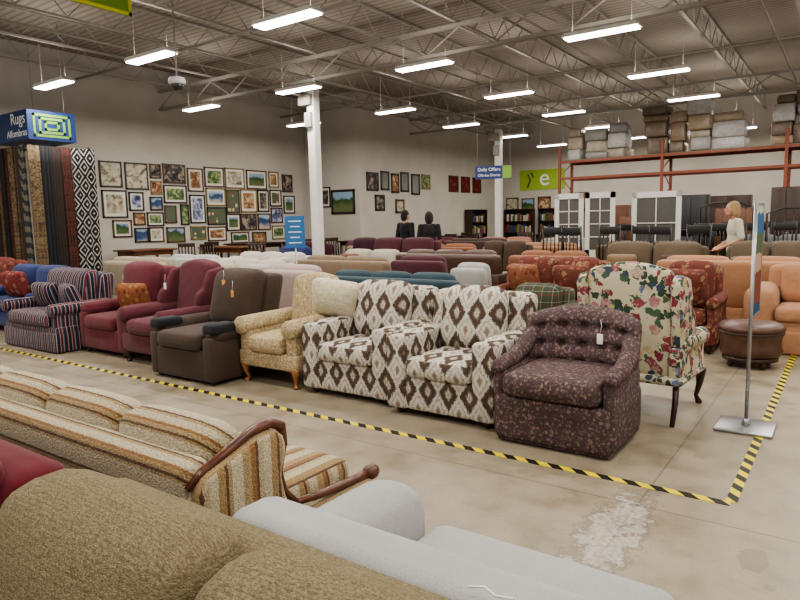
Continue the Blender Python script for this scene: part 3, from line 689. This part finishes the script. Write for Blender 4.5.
for i,(y,w_) in enumerate(((5.96,.22),(6.17,.21),(6.37,.2),(6.55,.18))):
    thing("hanging_rug","woven rug in brown and grey tones hanging from the rack","rug",drape(w_,2.6,.03,i),cols[(i*3+5)%len(cols)],(-12.5+.02*(i%2),y,.45),pi/2,"hanging rugs")
thing("hanging_rug","black and white diamond patterned rug hanging from the rack","rug",drape(.46,2.6,.02,1),diamonds(C(166,162,156),C(30,30,32)),(-12.46,6.88,.45),pi/2)
# ---------------------------------------------------------------- pictures
def picture(px,py,pz,face,w,h,fc,am,label,fw=.035,mat=True):
    r=root("framed_picture",label,"picture",(px,py,pz),{'x':pi/2,'y':0}[face],"framed pictures on the wall")
    part(r,"frame",join(box(0,-.015,h/2-fw/2,w,.03,fw),box(0,-.015,-h/2+fw/2,w,.03,fw),box(-w/2+fw/2,-.015,0,fw,.03,h),box(w/2-fw/2,-.015,0,fw,.03,h)),hard(fc,.4),False)
    mw=fw+(.07*min(w,h)*1.7 if mat else 0)
    if mat: part(r,"picture_mount",box(0,-.008,0,w-fw,.012,h-fw),hard(C(206,202,190),.7),False)
    part(r,"print",box(0,-.012,0,w-2*mw,.012,h-2*mw),am,False)
    return r
sky=C(140,164,186);gr=C(74,96,62)
A=[("a landscape",lambda s:art("land",sky,gr,C(104,110,74),s)),("a sepia botanical study",lambda s:art("abs",C(196,190,172),C(170,162,140),C(104,96,80),s)),
("a blue seascape",lambda s:art("land",C(160,178,196),C(68,88,126),C(174,168,150),s)),("a floral painting",lambda s:art("flower",C(90,98,80),C(156,74,74),C(190,172,140),s)),
("a dark abstract print",lambda s:art("abs",C(36,36,42),C(82,74,76),C(160,148,126),s)),("a warm toned painting",lambda s:art("abs",C(96,60,50),C(146,108,76),C(194,174,140),s)),
("a pale portrait study",lambda s:art("abs",C(190,190,198),C(120,126,156),C(60,62,88),s)),("a green woodland scene",lambda s:art("abs",C(46,66,46),C(86,110,70),C(152,158,118),s))]
fcs=[(C(32,28,26),"black"),(C(80,52,34),"brown wood"),(C(126,106,68),"gold"),(C(46,34,28),"dark wood")]
L=[(8.63,2.76,.57,.61,1,0),(8.68,2.06,.64,.66,1,0),(8.83,1.47,.5,.42,0,1),(9.3,2.74,.62,.65,1,3),(9.25,2.13,.4,.46,6,0),(9.3,1.7,.32,.31,5,1),(9.33,1.3,.38,.36,2,0),(9.75,1.69,.48,.35,7,3),(9.75,1.3,.42,.38,1,1),
(9.83,2.89,.32,.36,4,1),(9.83,2.48,.32,.34,5,2),(9.8,2.08,.36,.34,2,0),(10.38,2.85,.68,.5,4,1),(10.38,2.33,.7,.47,7,3),(10.2,1.81,.36,.46,3,1),(10.32,1.28,.56,.4,0,1),(11.03,2.72,.5,.62,5,1),(11.05,1.95,.5,.76,6,0),(11.03,1.31,.5,.36,3,2),
(11.66,2.82,.66,.54,7,1),(11.68,2.28,.66,.49,2,2),(11.68,1.76,.66,.49,3,0),(11.66,1.27,.64,.4,5,1),(12.38,2.82,.7,.57,1,2),(12.27,2.17,.48,.66,3,1),(12.25,1.58,.5,.48,0,3),(12.86,2.19,.62,.66,5,2),(12.82,1.58,.6,.48,4,1),(13.2,2.81,.78,.55,0,1),
(13.42,2.2,.44,.64,4,0),(13.42,1.58,.5,.49,2,1),(13.88,2.84,.4,.48,5,2),(13.93,2.29,.48,.5,3,0),(13.95,1.77,.48,.46,6,1),(12.47,1.14,.66,.32,0,1),(10.63,1.8,.26,.54,7,0),(14.45,2.75,.44,.54,4,1),(14.5,2.1,.48,.55,0,0),(14.0,1.25,.55,.42,7,2),(13.2,1.1,.55,.36,5,0)]
for i,(y,z,w_,h_,k,fc) in enumerate(L):
    picture(XL,y,z,'x',w_,h_,fcs[fc][0],A[k][1](float(i)),"%s frame around %s, hung on the wall"%(fcs[fc][1],A[k][0]),.035,i%3!=0 and w_>.38)
picture(-13.7,YA,2.31,'y',.48,.63,fcs[0][0],A[4][1](50.),"black frame around a dark abstract print, hung on the wall")
picture(-12.95,YA,2.14,'y',.95,.75,fcs[3][0],A[0][1](51.),"dark wood frame around a landscape, hung on the wall",.07,False)
mir=hard(C(160,166,168),.08,.9,.5)
for y,z,w_,h_,k,fc in [(15.95,2.75,.6,.57,4,0),(16.6,2.8,.45,.6,-1,0),(17.15,2.74,.42,.63,5,3),(17.7,2.8,.48,.65,-1,0),(18.35,2.74,.52,.7,-1,0),(19.0,2.85,.55,.5,7,2),(16.3,2.1,.5,.5,4,0),(17.4,2.0,.5,.45,1,1)]:
    picture(XA,y,z,'x',w_,h_,fcs[fc][0],mir if k<0 else A[k][1](y),"dark framed %s hung on the wall"%("mirror" if k<0 else "picture"),.06,False)
for y in(20.9,21.8,22.7): picture(XA,y,2.85,'x',.68,.6,C(60,20,20),art("flower",C(98,36,34),C(150,80,60),C(60,32,32),y),"red toned poster in a thin dark frame",.03,False)
r=root("wall_banner","lime green banner with a large white letter e","sign",(-10.3,YF,3.05))
part(r,"banner_sheet",box(0,-.01,0,1.9,.02,.8),hard(C(146,172,60),.6),False);text(r,"e",.95,WHT,(.1,-.024,.06),0)
part(r,"dark_swirl",tube([(-.62,-.022,-.3),(-.5,-.022,.0),(-.6,-.022,.2),(-.45,-.022,.28),(-.38,-.022,.1)],.03,8),hard(C(60,84,36),.6))
for x,z,k in [(-11.6,2.1,1),(-10.9,2.05,0),(-10.2,2.1,5),(-9.4,2.05,4),(-8.7,2.2,3)]:
    picture(x,YF,z,'y',.55,.55,fcs[1][0],A[k][1](x),"brown wood framed picture hung on the wall",.04,False)
# ---------------------------------------------------------------- shelving with books
bcol=[hard(C(*c),.6) for c in [(120,50,44),(50,62,96),(180,172,156),(66,86,66),(40,40,42),(156,130,80),(100,78,62),(190,190,188)]]
def shelf_unit(x,y,rot,lab):
    r=root("bookcase",lab,"shelf",(x,y,0),rot);W=wood(DKW,.4)
    part(r,"case",join(box(-.6,0,.95,.03,.32,1.9),box(.6,0,.95,.03,.32,1.9),box(0,.15,.95,1.2,.02,1.9),box(0,0,1.885,1.2,.32,.03),box(0,0,.06,1.2,.32,.12)),W,False)
    for z in(.5,.95,1.4): part(r,"shelf_board",box(0,0,z,1.17,.3,.025),W,False)
    M=Matrix.Translation((x,y,0))@Matrix.Rotation(rot,4,'Z')
    for z in(.98,1.43):
        xx=-.56
        while xx<.5:
            w_=random.uniform(.04,.11);h_=random.uniform(.2,.33);p_=M@Vector((xx+w_/2,-.02,z-.017+h_/2))
            thing("book","book standing upright on a dark bookcase shelf","book",rb(0,0,0,w_*.94,.2,h_,.006,m=1),random.choice(bcol),p_,rot,"books on the shelves",True)
            xx+=w_+random.uniform(0,.03)
for x in(-11.2,-9.7,-8.2): shelf_unit(x,YF-.2,0,"dark wooden bookcase against the wall filled with books")
shelf_unit(XA+.2,22.3,pi/2,"dark wooden bookcase against the side wall filled with books")
# ---------------------------------------------------------------- pallet rack with boxes
RO_=hard(C(134,72,52),.55)
r=root("pallet_rack","dull red orange steel pallet racking along the rear","rack",(-2.7,18.4,0))
for x in(-4.3,-1.5,1.3,4.1):
    for y in(-.5,.5): part(r,"upright",box(x,y,1.75,.07,.07,3.5),RO_,False)
    part(r,"upright_brace",tube([(x,-.5,.3),(x,.5,.7),(x,-.5,1.1),(x,.5,1.5),(x,-.5,1.9),(x,.5,2.3),(x,-.5,2.7),(x,.5,3.1)],.015,5),RO_)
for z in(2.62,3.08):
    for y in(-.5,.5): part(r,"rack_beam",box(-.1,y,z,8.45,.05,.065),RO_,False)
part(r,"deck",box(-.1,0,3.122,8.4,1.0,.02),hard(C(120,110,96),.7),False)
CB=[hard(C(*c),.4,0,.55,.16) for c in [(158,138,114),(138,118,98),(172,160,142),(120,104,90),(184,182,178),(162,144,122),(150,146,142),(176,174,172)]]
def cartons(x0,x1,y,z,hmax,seed):
    random.seed(seed);x=x0
    while x<x1-.2:
        w_=random.uniform(.36,.8);zz=z;hh_=hmax*random.uniform(.55,1)
        while zz<z+hh_-.1:
            h_=random.uniform(.18,.5)
            r_=root("cardboard_box","film wrapped cardboard carton stacked on the racking","box",(x+w_/2+random.uniform(-.04,.04),y+random.uniform(-.08,.08),zz),random.uniform(-.18,.18),"cartons stacked on the racking")
            ww=w_*random.uniform(.8,1.0)
            part(r_,"carton",rb(0,0,h_/2,ww,random.uniform(.5,.75),h_-.004,.045,(.07,.07,.0),m=3),random.choice(CB));part(r_,"packing_tape",box(0,0,h_-.001,.06,.45,.002),hard(C(170,152,124),.3),False)
            zz+=h_
        x+=w_+random.uniform(0,.02)
cartons(-6.85,-4.95,18.4,3.135,1.2,3);cartons(-4.75,-2.75,18.3,3.135,1.5,5);cartons(-1.75,.6,18.4,3.135,1.3,8)
WD=hard(C(196,194,187),.4)
def frdoor(x,y,rot,lab,w_=.64,h_=2.03,rows=4):
    r=root("french_door",lab,"door",(x,y,0),rot,"salvaged glazed doors")
    st=1.12/rows
    part(r,"door_frame",join(box(-w_/2+.05,0,h_/2,.1,.04,h_),box(w_/2-.05,0,h_/2,.1,.04,h_),box(0,0,h_-.06,w_,.04,.12),box(0,0,.4,w_,.04,.8),*[box(0,0,.8+st*i,w_-.18,.03,.022) for i in range(1,rows)],box(0,0,1.35,.022,.03,1.1)),WD,False)
    part(r,"glass_pane",box(0,0,1.36,w_-.18,.006,1.13),hard(C(84,82,78),.15),False)
    part(r,"door_handle",ell((w_/2-.05,-.04,1.0),(.025,.025,.025)),hard(C(150,120,60),.3,.8))
frdoor(-5.15,13.75,.05,"white glazed french door leaning with other salvaged doors");frdoor(-4.47,13.77,0,"white glazed french door leaning with other salvaged doors")
frdoor(-3.35,13.9,-.04,"wide white glazed door standing apart from the pair",.98,2.0,2)
def cabinet(x,y,w_,h_,col,lab,d=.5):
    r=root("cabinet",lab,"cabinet",(x,y,0));W=wood(col,.35)
    part(r,"body",rb(0,0,h_/2,w_,d,h_,.01,m=1),W)
    for s in(-1,1):
        d_=part(r,"door",rb(s*w_/4,-d/2-.012,h_/2,w_/2-.03,.02,h_-.12,.006,m=1),W);obj("handle",mesh("handle",ell((s*.04,-d/2-.035,h_/2),(.015,.015,.03)),CH),d_)
cabinet(-6.9,22.5,1.2,1.9,MDW,"brown wooden wardrobe against the rear wall");cabinet(-3.3,22.8,1.3,2.1,DKW,"dark wooden armoire beneath the racking");cabinet(-5.1,22.6,1.1,2.1,LTW,"light oak armoire at the rear");cabinet(-.8,22.8,1.5,2.2,DKW,"dark wardrobe beneath the racking");cabinet(1.4,20.8,1.2,2.1,MDW,"brown armoire by the racking")
for x,w_,h_,cl in((-6.0,1.1,1.6,DKW),(-4.6,.9,1.5,MDW),(-3.3,.7,2.0,BLK),(-2.3,.9,1.65,MDW),(-1.3,.6,2.1,DKW),(-.4,.9,1.8,LTW),(.8,1.0,2.0,MDW)): cabinet(x,17.35,w_,h_,cl,"wooden dresser cabinet standing before the racking")
def barchair(x,y,rot):
    r=root("bar_chair","tall dark metal chair with slatted back","chair",(x,y,0),rot,"dark metal chairs");B=hard(C(34,31,30),.4)
    part(r,"seat",rb(0,0,.7,.4,.4,.05,.02,m=2),B)
    part(r,"backrest",join(tube([(-.17,.18,.68),(-.18,.24,1.35)],.018,6),tube([(.17,.18,.68),(.18,.24,1.35)],.018,6),rb(0,.235,1.26,.38,.025,.14,.01,m=1),*[tube([(-.11+.073*i,.2,.7),(-.11+.073*i,.235,1.2)],.011,6) for i in range(4)]),B)
    for a in(-1,1):
        for b_ in(-1,1): part(r,"leg",tube([(a*.16,b_*.16,.68),(a*.2,b_*.2,.002)],[.02,.016],6),B)
    return r
bc=barchair(-4.6,11.35,.2)
for x,y,a in [(-4.1,11.4,3.0),(-3.6,11.5,.1),(-3.1,11.5,-.2),(-2.6,11.55,2.9),(-2.1,11.6,.2),(-4.1,14.5,.4),(-2.45,13.8,0),(-2.0,13.9,2.8),(-1.5,14.0,.2),(-1.0,14.0,3.0),(-.5,14.0,0),(-4.9,16.4,.1),(-4.4,16.6,.1),(-2.3,16.5,.3),(-1.7,16.4,0),(-1.1,16.5,.2),(-.4,16.5,-.2),(.2,16.4,0)]: copytree(bc,(x,y,0),a)
table(.4,13.9,0,.9,.7,BLK,1.05,"tall black pub table beside metal chairs");table(-2.6,14.6,0,1.2,.5,DKW,1.2,"tall dark wooden console table")
# tall metal bed frames standing on end beside the doors
def bedframe(x,y,rot,w_=1.0,h_=1.75):
    r=root("metal_bed_frame","dark metal headboard standing upright among tables","bed frame",(x,y,0),rot,"metal headboards");B=hard(C(36,33,32),.4)
    part(r,"frame_rail",tube([(-w_/2,0,.01),(-w_/2,0,h_-.1),(-w_/4,0,h_),(w_/4,0,h_),(w_/2,0,h_-.1),(w_/2,0,.01)],.018,8),B)
    part(r,"crossbar",tube([(-w_/2,0,.8),(w_/2,0,.8)],.014,6),B)
    for i in range(6): part(r,"spindle",tube([(-w_/2+w_*(i+1)/7,0,.8),(-w_/2+w_*(i+1)/7,0,h_-.04)],.009,6),B)
bedframe(-2.2,14.95,.05);bedframe(-.9,14.8,-.1,1.1,1.6)
# ---------------------------------------------------------------- people
def chain(pts,rs):
    g=[tube(pts,rs,12)]+[ell(p_,(r_,r_,r_),10,8) for p_,r_ in zip(pts,rs)]
    return join(*g)
def remesh(name,g,mat,vox,parent,sm=4):
    me=mesh(name,g,mat);o=bpy.data.objects.new(name,me);COL.objects.link(o)
    m_=o.modifiers.new("r","REMESH");m_.mode='VOXEL';m_.voxel_size=vox;m_.use_smooth_shade=True
    s_=o.modifiers.new("s","SMOOTH");s_.iterations=sm;s_.factor=.5
    bpy.context.view_layer.update()
    nm=bpy.data.meshes.new_from_object(o.evaluated_get(bpy.context.evaluated_depsgraph_get()))
    bpy.data.objects.remove(o);nm.name=name;nm.materials.clear();nm.materials.append(mat);nm.shade_smooth()
    return obj(name,nm,parent)
SK=C(184,138,114)
def person(label,x,y,rot,H,shirt,pants,hairc,long_hair=False,arms=None,female=False,bag=False):
    r=root("person",label,"person",(x,y,0),rot);k=H/1.75
    def S(p): return (p[0]*k,p[1]*k,p[2]*k)
    def SS(l): return [S(p) for p in l]
    sw=.16 if female else .19
    arms=arms or {-1:[(-sw,0,1.42),(-sw-.05,.03,1.13),(-sw-.03,-.1,.9)],1:[(sw,0,1.42),(sw+.05,.03,1.13),(sw+.03,-.1,.9)]}
    hf=-.05 if female else 0
    g=[ell(S((0,-.01+hf,1.63)),(.074*k,.092*k,.112*k),16,12),ell(S((0,-.045+hf,1.565)),(.05*k,.055*k,.055*k)),ell(S((0,-.105+hf,1.61)),(.013*k,.02*k,.024*k)),ell(S((0,-.094+hf,1.567)),(.026*k,.012*k,.01*k)),
       ell(S((-.076,hf,1.62)),(.012*k,.02*k,.03*k)),ell(S((.076,hf,1.62)),(.012*k,.02*k,.03*k)),
       chain(SS([(0,.01,1.4),(0,.005+hf*.7,1.56)]),[.06*k,.052*k]),
       ell(S((0,0,1.32)),(.15*k,.1*k,.17*k)),ell(S((0,0,1.12)),(.125*k,.09*k,.16*k)),ell(S((0,.01,.97)),(.155*k,.11*k,.13*k))]
    for s in(-1,1):
        A_=SS(arms[s]);g.append(chain([S((0,0,1.41))]+A_,[.07*k,.05*k,.038*k,.026*k]))
        d=(Vector(A_[2])-Vector(A_[1])).normalized();w0=Vector(A_[2]);side=Vector((0,-1,0)) if abs(d.y)<.7 else Vector((-s,0,0))
        side=(side-d*side.dot(d)).normalized();nrm=d.cross(side)
        g.append(tube([tuple(w0),tuple(w0+d*.05*k),tuple(w0+d*.09*k)],[.026*k,.034*k,.03*k],10))
        for i,ln in enumerate((.07,.08,.075,.058)):
            b0=w0+d*.08*k+side*(.03-.02*i)*k;b1=b0+d*ln*.55*k;b2=b1+(d*.7+nrm*.7*s*-1)*ln*.5*k
            g.append(tube([tuple(b0),tuple(b1),tuple(b2)],[.0095*k,.0088*k,.007*k],8))
        t0=w0+d*.03*k+side*.028*k;g.append(tube([tuple(t0),tuple(t0+(d+side).normalized()*.04*k),tuple(t0+(d*1.4+side*.8).normalized()*.075*k)],[.012*k,.01*k,.008*k],8))
        g.append(chain(SS([(s*.09,0,.93),(s*.1,-.01,.5),(s*.1,.02,.09)]),[.085*k,.055*k,.038*k]))
        g.append(ell(S((s*.1,-.06,.04)),(.04*k,.12*k,.035*k)))
    remesh("body",join(*g),hard(SK,.55,0,.35),.0075,r,3)
    g=[ell(S((0,0,1.31)),(.165*k,.122*k,.18*k)),ell(S((0,0,1.12)),(.15*k,.118*k,.2*k)),ell(S((0,.01,.98)),(.172*k,.13*k,.12*k))]
    for s in(-1,1):
        A_=SS(arms[s]);mid=tuple(Vector(A_[1])*.9+Vector(A_[0])*.1)
        g.append(chain([S((s*.07,0,1.43)),A_[0],mid],[.058*k,.064*k,.055*k]))
    remesh("shirt",join(*g),shirt,.011,r,5)
    g=[ell(S((0,.01,.93)),(.17*k,.125*k,.12*k))]
    for s in(-1,1): g.append(chain(SS([(s*.09,0,.88),(s*.1,-.01,.5),(s*.1,.02,.1)]),[.1*k,.075*k,.062*k]))
    remesh("trousers",join(*g),pants,.012,r,4)
    for s in(-1,1): part(r,"shoe",rb(s*.1*k,-.06*k,.045*k,.1*k,.28*k,.088*k,.04,m=3),hard(BLK,.5))
    hg=[ell(S((0,.018+hf,1.66)),(.088*k,.1*k,.1*k)),ell(S((0,.05+hf,1.6)),(.082*k,.069*k,.1*k))]
    if long_hair: hg+=[ell(S((0,.06+hf,1.56)),(.085*k,.055*k,.1*k)),ell(S((-.074,.01+hf,1.6)),(.024*k,.055*k,.09*k)),ell(S((.074,.01+hf,1.6)),(.024*k,.055*k,.09*k))]
    remesh("hair",join(*hg),plain(hairc,.3,30,.7,.6),.009,r,2)
    for s in(-1,1): part(r,"eye",ell(S((s*.03,-.093+hf,1.632)),(.011*k,.007*k,.008*k),8,6),hard(C(40,30,26),.2))
    if bag: part(r,"shoulder_bag",join(rb(-.24*k,.02,.98*k,.12,.3,.26,.04,m=2),tube([(-.2*k,.0,1.05*k),(-.19*k,-.02,1.4*k),(-.12*k,0,1.47*k)],.012,6)),hard(C(40,32,28),.5))
    return r
person("woman with blonde hair in a cream top, looking over furniture",-1.5,11.1,-1.15,1.70,P(200,196,172),P(50,50,60),C(150,124,88),True,{-1:[(-.16,0,1.42),(-.22,.03,1.16),(-.16,-.2,1.02)],1:[(.16,0,1.42),(.22,.03,1.16),(.14,-.2,1.04)]},True,True)
person("man in a black t-shirt with short dark hair, seen from behind",-8.05,11.6,pi-.2,1.75,P(30,30,32),P(46,50,62),C(30,24,20))
person("person in a black shirt with dark hair, standing beside another shopper",-7.5,11.7,pi+.5,1.70,P(38,36,40),P(60,60,64),C(40,28,22),True)
# price tags
def tag(x,y,z,rot=0,col=C(226,224,216)):
    r=root("price_tag","small paper price tag hanging on a string","tag",(x,y,z),rot,"hanging price tags")
    part(r,"tag_card",rb(0,0,-.05,.04,.003,.07,.001,m=1),hard(col,.6));part(r,"tag_string",tube([(0,0,-.012),(.01,0,.04),(0,.01,.08)],.0016,5),WHT)
tag(-1.35,4.2,.74);tag(-5.1,4.25,.86,0,C(206,146,90));tag(-6.15,4.2,.9,0);tag(-7.3,4.4,.84,0,C(206,140,80));tag(-5.35,4.35,.95,.3,C(206,146,90))
SC.view_settings.view_transform='AgX'
SC.view_settings.look='AgX - Medium High Contrast'
SC.view_settings.exposure=0.0
